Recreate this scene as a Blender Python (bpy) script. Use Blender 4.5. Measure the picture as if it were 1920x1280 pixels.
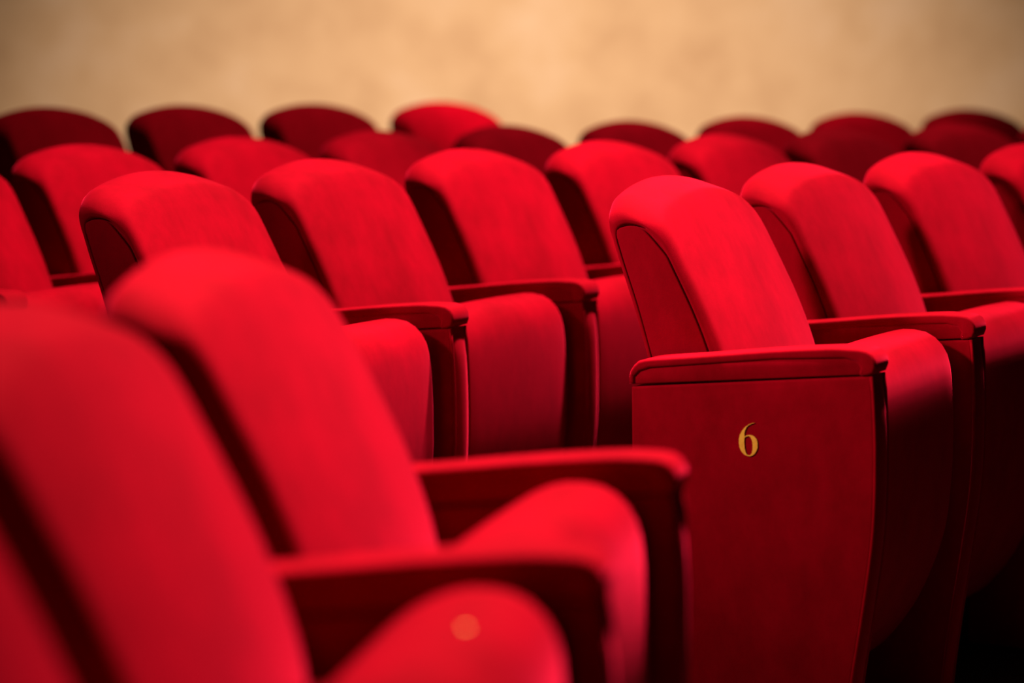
import bpy, bmesh, math, random
from mathutils import Vector, Matrix

scene = bpy.context.scene
for o in list(bpy.data.objects):
    bpy.data.objects.remove(o)
col = scene.collection

# ------------------------------------------------------------------ camera
WALL_Y = 11.6
cam_d = bpy.data.cameras.new('camera')
cam = bpy.data.objects.new('camera', cam_d)
col.objects.link(cam)
cam_d.sensor_width = 36.0
cam_d.lens = 4527.1 / 1920 * 36.0            # an 85 mm portrait lens
cam_d.clip_start = 0.05
PITCH = math.atan((640 - 125.3) / 4527.1)
cam.matrix_world = (Matrix.Translation((0, 0, 1.1367)) @ Matrix.Rotation(math.pi / 2 - PITCH, 4, 'X')
                    @ Matrix.Rotation(-0.0118, 4, 'Z'))
cam_d.dof.use_dof = True
cam_d.dof.focus_distance = 4.0
cam_d.dof.aperture_fstop = 2.0
scene.camera = cam

# ------------------------------------------------------------------ light
world = bpy.data.worlds.new('world')
scene.world = world
world.use_nodes = True
bg = world.node_tree.nodes['Background']
bg.inputs['Color'].default_value = (1.0, 0.80, 0.62, 1)
bg.inputs['Strength'].default_value = 0.02


def lamp(name, kind, loc, target, power, color, **kw):
    d = bpy.data.lights.new(name, kind)
    d.energy = power
    d.color = color
    for k, v in kw.items():
        setattr(d, k, v)
    o = bpy.data.objects.new(name, d)
    col.objects.link(o)
    o.location = loc
    o.rotation_euler = (Vector(target) - Vector(loc)).to_track_quat('-Z', 'Y').to_euler()
    return o


WARM = (1.0, 0.83, 0.66)
# first two: unseen ceiling spots, their soft cones also imitating lens vignetting
lamp('front_spotlight', 'SPOT', (0.5, 4.1, 5.2), (0.0, 2.9, 0.75), 6000, WARM,
     spot_size=math.radians(41), spot_blend=1.0, shadow_soft_size=0.14)
lamp('middle_spotlight', 'SPOT', (1.0, 5.4, 5.2), (0.05, 4.85, 0.75), 4700, WARM,
     spot_size=math.radians(46), spot_blend=1.0, shadow_soft_size=0.14)
lamp('rear_fill', 'SPOT', (1.9, 7.4, 5.2), (0.2, 7.2, 0.8), 1100, WARM,
     spot_size=math.radians(54), spot_blend=1.0, shadow_soft_size=0.14)  # added light that lifts the dark far seats
lamp('side_fill', 'SPOT', (-4.2, 2.9, 3.6), (0.1, 3.85, 1.4), 3000, WARM,
     spot_size=math.radians(23), spot_blend=1.0, shadow_soft_size=0.35)  # added fill for the aisle-side faces, not a ceiling lamp
lamp('wall_wash', 'SPOT', (0.15, 6.6, 2.7), (0.05, WALL_Y, 0.0), 1620, (1.0, 0.77, 0.60),
     spot_size=math.radians(72), spot_blend=1.0, shadow_soft_size=0.2)  # added wash; its falloff makes the wall's bright centre and dark corners

vs = scene.view_settings
vs.view_transform = 'Standard'
vs.look = 'None'
vs.exposure = 0.0
vs.gamma = 1.0
vs.use_curve_mapping = False


# ------------------------------------------------------------------ materials
def new_mat(name):
    m = bpy.data.materials.new(name)
    m.use_nodes = True
    nt = m.node_tree
    return m, nt, nt.nodes['Principled BSDF']


def noise(nt, scale, detail=4, rough=0.55, coord='Object', stretch=None):
    tc = nt.nodes.new('ShaderNodeTexCoord')
    n = nt.nodes.new('ShaderNodeTexNoise')
    n.inputs['Scale'].default_value = scale
    n.inputs['Detail'].default_value = detail
    n.inputs['Roughness'].default_value = rough
    src = tc.outputs[coord]
    if stretch:
        mp = nt.nodes.new('ShaderNodeMapping')
        mp.inputs['Scale'].default_value = stretch
        nt.links.new(src, mp.inputs['Vector'])
        src = mp.outputs['Vector']
    nt.links.new(src, n.inputs['Vector'])
    return n


def ramp(nt, src, stops):
    r = nt.nodes.new('ShaderNodeValToRGB')
    e = r.color_ramp.elements
    e[0].position, e[0].color = stops[0][0], (*stops[0][1], 1)
    e[1].position, e[1].color = stops[-1][0], (*stops[-1][1], 1)
    for p, c in stops[1:-1]:
        x = e.new(p)
        x.color = (*c, 1)
    nt.links.new(src, r.inputs['Fac'])
    return r


def velvet(name, dark, light, sheen=0.36, tint=(1.0, 0.016, 0.075)):
    m, nt, b = new_mat(name)
    n = noise(nt, 11.0, 6, 0.68, stretch=(1.0, 1.0, 0.6))   # brushed-nap patches
    r = ramp(nt, n.outputs['Fac'], [(0.3, dark), (0.7, light)])
    nt.links.new(r.outputs['Color'], b.inputs['Base Color'])
    b.inputs['Roughness'].default_value = 0.85
    b.inputs['Specular IOR Level'].default_value = 0.012
    b.inputs['Sheen Weight'].default_value = sheen
    b.inputs['Sheen Roughness'].default_value = 0.35
    b.inputs['Sheen Tint'].default_value = (*tint, 1)
    f = noise(nt, 900.0, 2, 0.5)                     # fine pile
    bp = nt.nodes.new('ShaderNodeBump')
    bp.inputs['Strength'].default_value = 0.25
    bp.inputs['Distance'].default_value = 0.0008
    nt.links.new(f.outputs['Fac'], bp.inputs['Height'])
    nt.links.new(bp.outputs['Normal'], b.inputs['Normal'])
    return m


M_VELVET = velvet('red_velvet', (0.15, 0.0, 0.0030), (0.24, 0.0, 0.0056))
M_PIPING = velvet('red_piping', (0.15, 0.0, 0.0030), (0.24, 0.0, 0.0056))

M_GOLD, nt, b = new_mat('gold_thread')
n = noise(nt, 260.0, 4, 0.7)
r = ramp(nt, n.outputs['Fac'], [(0.28, (0.32, 0.11, 0.006)), (0.42, (0.62, 0.26, 0.018)), (0.8, (0.72, 0.36, 0.04))])
nt.links.new(r.outputs['Color'], b.inputs['Base Color'])
b.inputs['Roughness'].default_value = 0.45
b.inputs['Metallic'].default_value = 0.0

M_BLACK, nt, b = new_mat('black_metal')
n = noise(nt, 60.0)
r = ramp(nt, n.outputs['Fac'], [(0.3, (0.006, 0.005, 0.005)), (0.7, (0.012, 0.010, 0.010))])
nt.links.new(r.outputs['Color'], b.inputs['Base Color'])
b.inputs['Roughness'].default_value = 0.6

M_WALL, nt, b = new_mat('beige_plaster')
n1 = noise(nt, 2.6, 6, 0.6)
n2 = noise(nt, 40.0, 4, 0.6)
r1 = ramp(nt, n1.outputs['Fac'], [(0.30, (0.56, 0.36, 0.20)), (0.52, (0.66, 0.45, 0.26)), (0.72, (0.72, 0.52, 0.34))])
nt.links.new(r1.outputs['Color'], b.inputs['Base Color'])
b.inputs['Roughness'].default_value = 0.9
bp = nt.nodes.new('ShaderNodeBump')
bp.inputs['Strength'].default_value = 0.3
bp.inputs['Distance'].default_value = 0.01
nt.links.new(n2.outputs['Fac'], bp.inputs['Height'])
nt.links.new(bp.outputs['Normal'], b.inputs['Normal'])

M_FLOOR, nt, b = new_mat('dark_brown_wood')
n = noise(nt, 5.0, 6, 0.6, stretch=(1.0, 9.0, 1.0))
r = ramp(nt, n.outputs['Fac'], [(0.3, (0.010, 0.004, 0.002)), (0.7, (0.030, 0.013, 0.005))])
nt.links.new(r.outputs['Color'], b.inputs['Base Color'])
b.inputs['Roughness'].default_value = 0.5


# ------------------------------------------------------------------ mesh helpers
# seat-local axes: x = the way the seat faces, y = along the row away from the camera, z = up
def mesh_of(name, verts, faces, mat, smooth=True, sharp=None):
    me = bpy.data.meshes.new(name)
    me.from_pydata(verts, [], faces)
    me.materials.append(mat)
    bm = bmesh.new()
    bm.from_mesh(me)
    bmesh.ops.recalc_face_normals(bm, faces=bm.faces)
    bm.to_mesh(me)
    bm.free()
    if smooth:
        me.polygons.foreach_set('use_smooth', [True] * len(me.polygons))
        if sharp:
            me.set_sharp_from_angle(angle=math.radians(sharp))
    me.update()
    return me


def resample(pts, n, closed=False):
    """Catmull-Rom through pts, n points evenly spaced."""
    P = [Vector(p) for p in pts]
    N = len(P)
    dense = []
    segs = N if closed else N - 1
    for i in range(segs):
        if closed:
            a, b_, c, d = P[i - 1], P[i], P[(i + 1) % N], P[(i + 2) % N]
        else:
            a, b_, c, d = P[max(i - 1, 0)], P[i], P[i + 1], P[min(i + 2, N - 1)]
        for k in range(16):
            t = k / 16
            dense.append(0.5 * ((2 * b_) + (c - a) * t + (2 * a - 5 * b_ + 4 * c - d) * t * t
                                + (3 * b_ - a - 3 * c + d) * t ** 3))
    dense.append(P[0].copy() if closed else P[-1].copy())
    L = [0]
    for i in range(1, len(dense)):
        L.append(L[-1] + (dense[i] - dense[i - 1]).length)
    out, j = [], 0
    m = n if closed else n - 1
    for k in range(n):
        t = L[-1] * k / m
        while j < len(L) - 2 and L[j + 1] < t:
            j += 1
        s = (t - L[j]) / max(L[j + 1] - L[j], 1e-9)
        out.append(dense[j].lerp(dense[j + 1], min(max(s, 0), 1)))
    return out


def densify(pts, step=0.01):
    """closed straight polygon cut into short pieces (keeps its corners)."""
    P = [Vector(p) for p in pts]
    out = []
    for i in range(len(P)):
        a, c = P[i], P[(i + 1) % len(P)]
        k = max(1, int((c - a).length / step))
        for j in range(k):
            out.append(a.lerp(c, j / k))
    return out


def normals2(P):
    """outward normals of a closed 2D loop (any winding)."""
    area = sum(P[i].x * P[(i + 1) % len(P)].y - P[(i + 1) % len(P)].x * P[i].y for i in range(len(P)))
    s = 1 if area > 0 else -1
    out = []
    for i in range(len(P)):
        e1 = (P[i] - P[i - 1]).normalized()
        e2 = (P[(i + 1) % len(P)] - P[i]).normalized()
        n1, n2_ = Vector((e1.y, -e1.x)) * s, Vector((e2.y, -e2.x)) * s
        n = n1 + n2_
        d = max(n.length, 0.2)
        n = n / d
        c = max(n.dot(n1), 0.5)
        out.append(n / c)
    return out


def slab(name, loop, y0, y1, r, mat, nr=3, crown=None, sharp=None, mid=1):
    """closed 2D loop (x,z) extruded along y, both rims rounded with radius r; crown(t,p)->(dx,dz)."""
    N = normals2(loop)
    st = []
    for k in range(nr + 1):
        a = math.pi / 2 * k / nr
        st.append((y0 + r * (1 - math.sin(a)), r * (1 - math.cos(math.pi / 2 - a)) if False else r * (1 - math.cos(math.pi / 2 - a))))
    # st: a=0 -> y0+r, inset 0 ... reversed so the loop starts at the rim
    ring = []
    for k in range(nr + 1):
        a = math.pi / 2 * k / nr
        ring.append((y0 + r * (1 - math.cos(a)), r * (1 - math.sin(a))))
    for k in range(1, mid):
        ring.append((y0 + r + (y1 - y0 - 2 * r) * k / mid, 0.0))
    for k in range(nr, -1, -1):
        a = math.pi / 2 * k / nr
        ring.append((y1 - r * (1 - math.cos(a)), r * (1 - math.sin(a))))
    V, F = [], []
    n = len(loop)
    for (y, d) in ring:
        t = (y - y0) / (y1 - y0) * 2 - 1
        for p, nn in zip(loop, N):
            q = p - nn * d
            if crown:
                c = crown(t, p)
                q = q + Vector(c)
            V.append((q.x, y, q.y))
    for k in range(len(ring) - 1):
        for i in range(n):
            j = (i + 1) % n
            F.append((k * n + i, k * n + j, (k + 1) * n + j, (k + 1) * n + i))
    F.append(tuple(range(n)))
    F.append(tuple((len(ring) - 1) * n + i for i in range(n)))
    return mesh_of(name, V, F, mat, True, sharp)


def tube(name, pts, r, mat, k=6):
    V, F = [], []
    P = [Vector(p) for p in pts]
    for i, p in enumerate(P):
        d = (P[min(i + 1, len(P) - 1)] - P[max(i - 1, 0)]).normalized()
        a = d.cross(Vector((0, 1, 0))).normalized()
        b_ = d.cross(a).normalized()
        for j in range(k):
            t = 2 * math.pi * j / k
            V.append(tuple(p + (a * math.cos(t) + b_ * math.sin(t)) * r))
    for i in range(len(P) - 1):
        for j in range(k):
            F.append((i * k + j, i * k + (j + 1) % k, (i + 1) * k + (j + 1) % k, (i + 1) * k + j))
    F.append(tuple(range(k)))
    F.append(tuple((len(P) - 1) * k + j for j in range(k)))
    return mesh_of(name, V, F, mat)


# ------------------------------------------------------------------ the seat's shapes
def lerp_tab(tab, w):
    if w <= tab[0][0]:
        a, b_ = tab[0], tab[1]
    elif w >= tab[-1][0]:
        a, b_ = tab[-2], tab[-1]
    else:
        for a, b_ in zip(tab, tab[1:]):
            if a[0] <= w <= b_[0]:
                break
    t = (w - a[0]) / (b_[0] - a[0])
    return a[1] + (b_[1] - a[1]) * t


def smooth_tab(tab):
    q = resample([(w, v) for w, v in tab], 40)
    return [(p.x, p.y) for p in q]


REAR = smooth_tab([(0.30, -0.005), (0.45, -0.028), (0.60, -0.056), (0.672, -0.075), (0.75, -0.098), (0.819, -0.122), (0.879, -0.141), (0.95, -0.165)])
FRONT = smooth_tab([(0.30, 0.078), (0.45, 0.082), (0.55, 0.082), (0.61, 0.075), (0.67, 0.058), (0.739, 0.030), (0.818, -0.010), (0.888, -0.048), (0.95, -0.085)])
HW = 0.212


def back_profile(top, df, dr, nb=24, bottom=0.30, bulge=0.0, nc=30, soft=0.0):
    """side view of the backrest: up the rear, over the crest, down the front."""
    vr = lerp_tab(REAR, top - 0.02) + dr
    front = lambda w: lerp_tab(FRONT, w) - df + bulge
    wr, wf = top - 0.026, top - 0.052 - soft
    crest = [(lerp_tab(REAR, wr - 0.02) + dr, wr - 0.02), (lerp_tab(REAR, wr) + dr, wr), (vr + 0.002, top - 0.010), (vr + 0.013, top - 0.001),
             (vr + 0.030, top), (vr + 0.052, top - 0.006 - soft * 0.2), (front(top - 0.03) - 0.016 - soft * 0.4, top - 0.0185 - soft * 0.5),
             (front(top - 0.034) - 0.003 - soft * 0.1, top - 0.032 - soft * 0.8), (front(wf), wf), (front(wf - 0.02), wf - 0.02)]
    cr = resample(crest, nc + 1)
    lo_r, lo_f = wr - 0.02, wf - 0.02
    out = [Vector((lerp_tab(REAR, bottom + (lo_r - bottom) * i / nb) + dr, bottom + (lo_r - bottom) * i / nb)) for i in range(nb)]
    out += cr
    out += [Vector((front(bottom + (lo_f - bottom) * i / nb), bottom + (lo_f - bottom) * i / nb)) for i in range(nb - 1, -1, -1)]
    return out


def top_at(u):
    return 0.9495 - 0.8 * u * u


def rim(u, r, ext=None):
    ext = ext or r
    d = abs(u) - (HW - ext)
    if d <= 0:
        return 0.0
    t = min(d / ext, 1.0)
    return r * (1 - math.sqrt(max(0, 1 - t * t)))


RF, RT, RR = 0.014, 0.029, 0.008


def backrest_mesh():
    rings = []
    for k in range(11):
        u = HW - 0.05 * (1 - math.cos(math.pi / 2 * k / 10))
        rings.append((u, 0.0))
    inner = HW - 0.05
    rings += [(inner * (1 - k / 14), 0.0) for k in range(1, 15)]
    lip = [(HW - 0.007, 0.0065), (HW - 0.0055, 0.0055), (HW - 0.003, 0.0040), (HW - 0.0008, 0.002)]   # rolled edge turning in to the side panel
    rings = lip + rings
    rings = [(-u, d) for u, d in rings] + rings[-2::-1]
    V, F = [], []
    n = None
    for u, d in rings:
        ue = HW if d else u
        p = back_profile(top_at(ue) - rim(ue, RT, 0.05) - d, rim(ue, RF) + d, rim(ue, RR) + d * 0.5, bulge=0.016 * (1 - (ue / HW) ** 2))
        n = len(p)
        V += [(q.x, u, q.y) for q in p]
    for k in range(len(rings) - 1):
        for i in range(n):
            j = (i + 1) % n
            F.append((k * n + i, k * n + j, (k + 1) * n + j, (k + 1) * n + i))
    F.append(tuple(range(n)))
    F.append(tuple((len(rings) - 1) * n + i for i in range(n)))
    return mesh_of('backrest', V, F, M_VELVET, True, 60)


def side_panel_mesh(sgn):
    rear = [Vector((lerp_tab(REAR, w) + RR + 0.0015, w)) for w in [0.32 + (0.855 - 0.32) * k / 20 for k in range(21)]]
    top = resample([(lerp_tab(REAR, 0.855) + RR + 0.0015, 0.855), (-0.128, 0.868), (-0.116, 0.8755), (-0.098, 0.878), (-0.080, 0.873),
                    (-0.063, 0.858), (lerp_tab(FRONT, 0.83) - 0.021, 0.83)], 22)[1:]
    front = [Vector((lerp_tab(FRONT, w) - 0.021, w)) for w in [0.83 - (0.83 - 0.32) * k / 24 for k in range(1, 25)]]
    loop = rear + top + front
    if sgn < 0:
        return slab('side_panel', loop, -HW + 0.0015, -HW + 0.012, 0.002, M_VELVET)
    return slab('side_panel', loop, HW - 0.012, HW - 0.0015, 0.002, M_VELVET)


def back_shell_mesh():
    pts = []
    for k in range(25):
        w = 0.31 + (0.84 - 0.31) * k / 24
        pts.append(Vector((lerp_tab(REAR, w) + 0.004, w)))
    for k in range(24, -1, -1):
        w = 0.31 + (0.84 - 0.31) * k / 24
        pts.append(Vector((lerp_tab(REAR, w) - 0.004, w)))
    return slab('back_shell', pts, -0.19, 0.19, 0.003, M_VELVET, nr=2, mid=2)


SEAT = [(0.086, 0.545), (0.118, 0.600), (0.158, 0.645), (0.196, 0.671), (0.234, 0.6815), (0.274, 0.675), (0.302, 0.648),
        (0.313, 0.605), (0.317, 0.513), (0.314, 0.420), (0.301, 0.326), (0.264, 0.228), (0.221, 0.158), (0.172, 0.113),
        (0.125, 0.130), (0.098, 0.300), (0.086, 0.480)]


def seat_mesh():
    loop = resample(SEAT, 72, True)

    def crown(t, p):
        k = 1 - t * t
        up = max(0.0, min(1.0, (p.y - 0.58) / 0.1))
        return (0.006 * k if p.x > 0.25 else 0.0, 0.004 * k * up)
    return slab('seat_cushion', loop, -0.222, 0.222, 0.030, M_VELVET, nr=6, crown=crown, mid=10)


def seat_base_filler_mesh():
    loop = densify([(0.0, 0.0), (0.15, 0.0), (0.15, 0.095), (0.11, 0.125), (0.075, 0.125), (0.075, 0.50), (0.0, 0.50)], 0.05)  # plinth, plus a tall rear plate added to block light leaks and blacken gaps
    return slab('seat_base_filler', loop, -0.226, 0.226, 0.004, M_BLACK, nr=2, sharp=35)


FRONTEDGE = [(0.338, 0.6635), (0.341, 0.640), (0.345, 0.546), (0.342, 0.422), (0.326, 0.296), (0.310, 0.194), (0.296, 0.09), (0.287, 0.0)]
fe = resample(FRONTEDGE, 26)


def panel_mesh():
    loop = [Vector((-0.060, 0.0)), Vector((-0.060, 0.2)), Vector((-0.060, 0.4)), Vector((-0.060, 0.6)), Vector((-0.060, 0.628))]
    loop += [Vector((-0.060, 0.628)).lerp(Vector((0.325, 0.6625)), k / 10) for k in range(1, 11)]
    loop += [p.copy() for p in fe]
    loop += [fe[-1].lerp(Vector((-0.060, 0.0)), k / 8) for k in range(1, 8)]
    return slab('arm_panel', loop, -0.030, 0.030, 0.004, M_VELVET, nr=3, sharp=40)


def front_pad_mesh():
    V, F = [], []
    k = 9
    P = fe
    for i, p in enumerate(P):
        d = (P[min(i + 1, len(P) - 1)] - P[max(i - 1, 0)]).normalized()
        nrm = Vector((-d.y, d.x))
        if nrm.x < 0:
            nrm = -nrm
        e = min(1.0, i / 1.5)
        for j in range(k):
            a = math.pi * j / (k - 1)
            u = -0.024 * math.cos(a)
            q = p + nrm * (0.010 * e * math.sin(a) - 0.003)
            V.append((q.x, u, q.y))
    for i in range(len(P) - 1):
        for j in range(k):
            jj = (j + 1) % k
            F.append((i * k + j, i * k + jj, (i + 1) * k + jj, (i + 1) * k + j))
    F.append(tuple(range(k)))
    F.append(tuple((len(P) - 1) * k + j for j in range(k)))
    return mesh_of('front_pad', V, F, M_VELVET, True, 60)


def piping_mesh(y):
    return tube('piping', [(p.x + 0.001, y, p.y) for p in fe], 0.0032, M_PIPING)


ARM_CORE = [(-0.059, 0.6322), (0.322, 0.6650), (0.328, 0.672), (0.328, 0.682), (0.320, 0.691), (0.297, 0.6945), (0.18, 0.688), (-0.028, 0.665),
            (-0.046, 0.659), (-0.057, 0.648)]
COVER_OUT = [(-0.0635, 0.6325), (-0.063, 0.650), (-0.053, 0.665), (-0.034, 0.6735), (0.05, 0.6825), (0.18, 0.697), (0.27, 0.7045), (0.305, 0.7050),
             (0.322, 0.7045), (0.334, 0.7018), (0.343, 0.6950), (0.3470, 0.6855), (0.3468, 0.6755), (0.3430, 0.6670), (0.334, 0.6642), (0.322, 0.6640)]
COVER_IN = [(0.320, 0.6675), (0.322, 0.676), (0.316, 0.685), (0.296, 0.689), (0.18, 0.682), (-0.028, 0.659), (-0.045, 0.653), (-0.053, 0.645), (-0.0535, 0.6335)]


def armrest_mesh():
    return slab('armrest', densify(ARM_CORE, 0.02), -0.0295, 0.0295, 0.003, M_VELVET, nr=2, sharp=40)


def cover_mesh():
    loop = resample(COVER_OUT, 46) + [Vector(p) for p in densify_open(COVER_IN)]
    return slab('armrest_cover', loop, -0.0325, 0.0325, 0.0050, M_VELVET, nr=4)


def densify_open(pts, step=0.02):
    P = [Vector(p) for p in pts]
    out = []
    for a, c in zip(P, P[1:]):
        k = max(1, int((c - a).length / step))
        out += [a.lerp(c, j / k) for j in range(k)]
    return out + [P[-1]]


SIX_OUT = [(812, 342), (760, 347), (690, 378), (620, 435), (560, 512), (520, 590), (500, 680), (499, 760), (513, 850), (550, 930), (600, 983),
           (650, 1006), (700, 1015), (750, 1002), (800, 965), (840, 900), (865, 830), (862, 720), (845, 660), (800, 612), (750, 590), (700, 586),
           (650, 600), (612, 628), (606, 560), (622, 500), (652, 432), (700, 387), (760, 356)]
SIX_IN = [(606, 655), (640, 625), (690, 608), (730, 632), (758, 700), (769, 790), (767, 870), (755, 940), (730, 983), (698, 996), (660, 984), (632, 940),
          (614, 860), (604, 760)]


def six_mesh():
    def loc(p):
        xi, yi = 1340 + p[0] / 10.664, 760 + p[1] / 10.664
        return (0.1405 + 0.00091 * (xi - 1404.5), 0.5555 - 0.00084 * (yi - 823.5))
    bm = bmesh.new()
    edges = []
    for lp in (SIX_OUT, SIX_IN):
        vs_ = [bm.verts.new((loc(p)[0], 0.0, loc(p)[1])) for p in lp]
        for i in range(len(vs_)):
            edges.append(bm.edges.new((vs_[i], vs_[(i + 1) % len(vs_)])))
    bmesh.ops.triangle_fill(bm, use_beauty=True, use_dissolve=False, edges=edges)
    g = bmesh.ops.extrude_face_region(bm, geom=bm.faces[:])
    bmesh.ops.translate(bm, vec=(0, -0.0014, 0), verts=[v for v in g['geom'] if isinstance(v, bmesh.types.BMVert)])
    bmesh.ops.recalc_face_normals(bm, faces=bm.faces)
    me = bpy.data.meshes.new('seat_number')
    bm.to_mesh(me)
    bm.free()
    me.materials.append(M_GOLD)
    return me


def gold_mark_mesh():
    bm = bmesh.new()
    bmesh.ops.create_uvsphere(bm, u_segments=14, v_segments=8, radius=1.0)
    bmesh.ops.scale(bm, vec=(0.0042, 0.0055, 0.0012), verts=bm.verts)
    bmesh.ops.rotate(bm, cent=(0, 0, 0), matrix=Matrix.Rotation(0.17, 3, 'Y'), verts=bm.verts)
    me = bpy.data.meshes.new('gold_mark')
    bm.to_mesh(me)
    bm.free()
    me.materials.append(M_GOLD)
    me.polygons.foreach_set('use_smooth', [True] * len(me.polygons))
    return me


ME = dict(gold=gold_mark_mesh(), backrest=backrest_mesh(), side_near=side_panel_mesh(-1), side_far=side_panel_mesh(1), shell=back_shell_mesh(),
          seat=seat_mesh(), base=seat_base_filler_mesh(), panel=panel_mesh(), pad=front_pad_mesh(), pipe_near=piping_mesh(-0.0285),
          pipe_far=piping_mesh(0.0285), arm=armrest_mesh(), cover=cover_mesh(), six=six_mesh())


def part(name, me, parent, loc=(0, 0, 0)):
    o = bpy.data.objects.new(name, me)
    col.objects.link(o)
    o.parent = parent
    o.location = loc
    return o


def add_arm(root, y, number=False, turn=0.0):
    p = part('arm_panel', ME['panel'], root, (0, y, 0))
    p.rotation_euler = (0, 0, turn)
    part('front_pad', ME['pad'], p)
    part('piping', ME['pipe_near'], p)
    part('piping', ME['pipe_far'], p)
    if number:
        six = part('seat_number', ME['six'], p, (0, -0.0302, 0))
        six['label'] = 'gold embroidered numeral 6'
    a = part('armrest', ME['arm'], root, (0, y, 0))
    a.rotation_euler = (0, 0, turn)
    part('armrest_cover', ME['cover'], a)


def theatre_seat(x, y, z, yaw, label, group, near_arm=False, number=False, mark=False):
    root = bpy.data.objects.new('theatre_seat', None)
    root.empty_display_size = 0.1
    col.objects.link(root)
    root.location = (x, y, z)
    root.rotation_euler = (0, 0, math.radians(yaw))
    root['label'] = label
    root['category'] = 'theatre seat'
    root['group'] = group
    b_ = part('backrest', ME['backrest'], root)
    part('side_panel', ME['side_near'], b_)
    part('side_panel', ME['side_far'], b_)
    part('back_shell', ME['shell'], b_)
    cushion = part('seat_cushion', ME['seat'], root)
    if mark:
        g = part('gold_mark', ME['gold'], cushion, (0.257, 0.036, 0.6832))
        g['label'] = 'small faded gold mark on the seat edge'
    part('seat_base_filler', ME['base'], root)
    add_arm(root, 0.27, turn=math.radians(-1.9))      # halfway between two seats of the curved row
    if near_arm:
        add_arm(root, -0.27, number)
    return root


# ------------------------------------------------------------------ the room
CX, CY, RA = 7.512, 0.4918, 7.96                      # the rows curve around this point


def structure(o):
    o['kind'] = 'structure'
    return o


def floor_mesh():
    # low curved tiers, one per row
    edge = lambda k: RA + k * 0.8648 - 0.8648 / 2 + 0.06
    radii = [(0.0, 0.0), (3.0, 0.0), (6.0, 0.0), (edge(1), 0.0), (edge(1) + 0.001, 0.0128), (edge(2), 0.0128), (edge(2) + 0.001, 0.0256),
             (edge(3), 0.0256), (edge(3) + 0.001, 0.094), (12.0, 0.094), (15.0, 0.094), (18.0, 0.094)]
    n = 180
    V, F = [], []
    for r_, z in radii:
        for k in range(n):
            a = 2 * math.pi * k / n
            V.append((CX + r_ * math.cos(a), min(CY + r_ * math.sin(a), WALL_Y), z))
    for i in range(len(radii) - 1):
        for k in range(n):
            j = (k + 1) % n
            F.append((i * n + k, i * n + j, (i + 1) * n + j, (i + 1) * n + k))
    return mesh_of('floor', V, F, M_FLOOR, False)


fl = bpy.data.objects.new('floor', floor_mesh())
col.objects.link(fl)
structure(fl)

V = [(x, y, z) for x in (-9, 12) for y in (WALL_Y, WALL_Y + 0.2) for z in (0, 6.5)]
F = [(0, 1, 3, 2), (4, 6, 7, 5), (0, 4, 5, 1), (2, 3, 7, 6), (1, 5, 7, 3), (0, 2, 6, 4)]
wl = bpy.data.objects.new('wall_back', mesh_of('wall_back', V, F, M_WALL, False))
col.objects.link(wl)
structure(wl)

# ------------------------------------------------------------------ the seats
G_FRONT = 'red velvet seats of the row with the gold numeral'
G_NEAR = 'red velvet seats in the near row this side of the aisle'
G_SECOND = 'red velvet seats of the second row'
G_THIRD = 'red velvet seats of the third row'
G_BACK = 'red velvet seats of the rearmost row'
S = theatre_seat
# near row, this side of the aisle
S(-0.3640, 1.4100, 0, -6.67, 'dark cut-off red seat in the bottom left corner, nearest the camera', G_NEAR)
S(-0.2999, 1.9359, 0, -9.78, 'blurred red velvet seat at the left edge, second nearest the camera', G_NEAR, mark=True)
S(-0.2109, 2.4952, 0, -14.18, 'bright blurred red seat at the aisle end of the near row', G_NEAR)
# the numbered row across the aisle
S(0.3798, 4.0549, 0, -27.22, 'sharp red velvet aisle seat with a gold 6 on its side panel', G_FRONT, True, True)
S(0.6465, 4.5270, 0, -30.97, 'red velvet seat right next to the seat numbered 6', G_FRONT)
S(0.9486, 4.9820, 0, -35.24, 'third red seat in from the aisle in the row numbered 6', G_FRONT)
S(1.2754, 5.4229, 0, -38.23, 'fourth red seat in the row numbered 6, cut by the right edge', G_FRONT)
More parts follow.
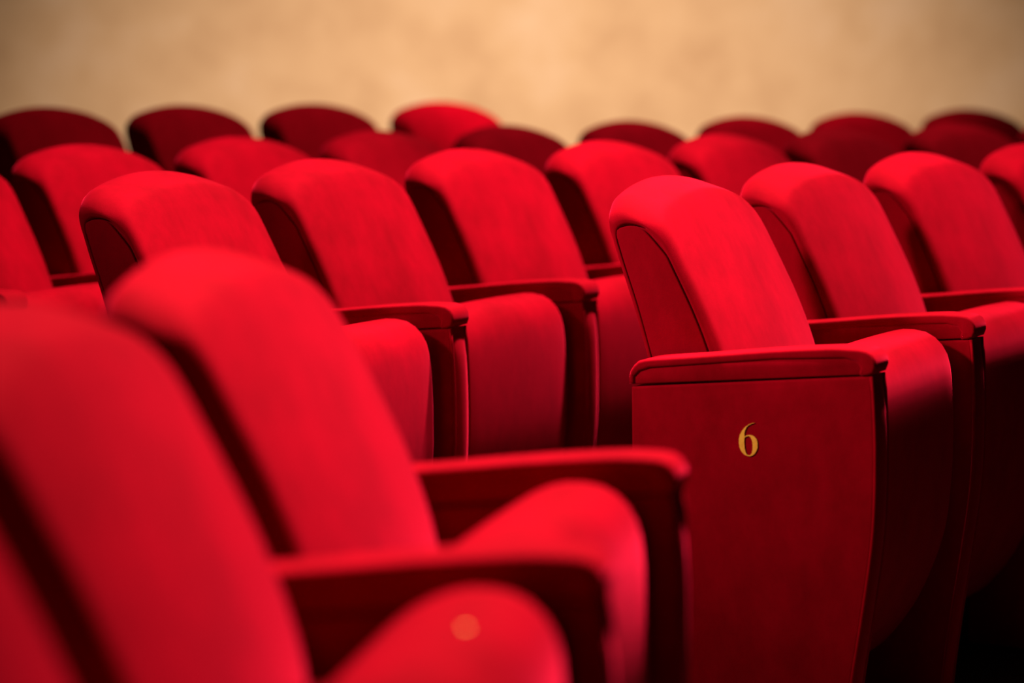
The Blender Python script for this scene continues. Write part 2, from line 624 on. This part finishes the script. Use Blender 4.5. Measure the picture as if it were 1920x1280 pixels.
# second row
Z = 0.0128
S(-0.5131, 4.1940, Z, -24.89, 'red aisle-end seat of the second row, behind the bright near seat', G_SECOND, True)
S(-0.2683, 4.6702, Z, -28.18, 'second red seat from the aisle in the second row', G_SECOND)
S(0.0081, 5.1472, Z, -32.12, 'third red seat from the aisle in the second row, at picture centre', G_SECOND)
S(0.3145, 5.5962, Z, -35.74, 'fourth red seat of the second row, just behind the seat numbered 6', G_SECOND)
S(0.6263, 6.0323, Z, -37.94, 'fifth red seat from the aisle in the second row', G_SECOND)
S(0.9621, 6.4425, Z, -41.38, 'sixth red seat from the aisle in the second row', G_SECOND)
S(1.3485, 6.8238, Z, -45.78, 'seventh red seat from the aisle in the second row', G_SECOND)
S(1.7497, 7.1894, Z, -49.29, 'second-row seat cut by the right edge, only a shoulder showing', G_SECOND)
# third row
Z = 0.0256
S(-1.1095, 4.8962, Z, -27.06, 'dark red third-row seat cut by the left edge with its armrest showing', G_THIRD, True)
S(-0.8584, 5.3603, Z, -30.94, 'leftmost third-row seat with its whole rounded top in view', G_THIRD)
S(-0.5636, 5.8278, Z, -34.13, 'third-row red seat second from left among the whole tops', G_THIRD)
S(-0.2525, 6.2767, Z, -36.24, 'third-row red seat third from left among the whole tops', G_THIRD)
S(0.0799, 6.7018, Z, -38.54, 'third-row red seat fourth from left, right of the rearmost row end', G_THIRD)
S(0.4394, 7.1007, Z, -42.76, 'third-row red seat fifth from left, its top against the beige wall', G_THIRD)
S(0.8172, 7.4826, Z, -46.17, 'third-row red seat sixth from left, its top against the beige wall', G_THIRD)
S(1.2134, 7.8429, Z, -49.60, 'third-row red seat seventh from left, its top against the beige wall', G_THIRD)
S(1.6349, 8.1853, Z, -52.62, 'third-row red seat eighth from left, beside the right picture edge', G_THIRD)
# rearmost row
Z = 0.078
S(-1.4597, 6.0452, 0.096, -31.76, 'rearmost-row dark seat cut by the left edge, only a shoulder showing', G_BACK, True)
S(-1.1583, 6.4993, 0.094, -34.71, 'leftmost rearmost-row seat with its whole rounded top in view', G_BACK)
S(-0.8505, 6.9323, 0.0885, -37.72, 'rearmost-row dark red seat second from left among the whole tops', G_BACK)
S(-0.5122, 7.3501, 0.082, -40.64, 'rearmost-row dark red seat third from left among the whole tops', G_BACK)
S(-0.1364, 7.7527, Z, -43.46, 'rightmost seat of the rearmost row, against the beige wall', G_BACK)
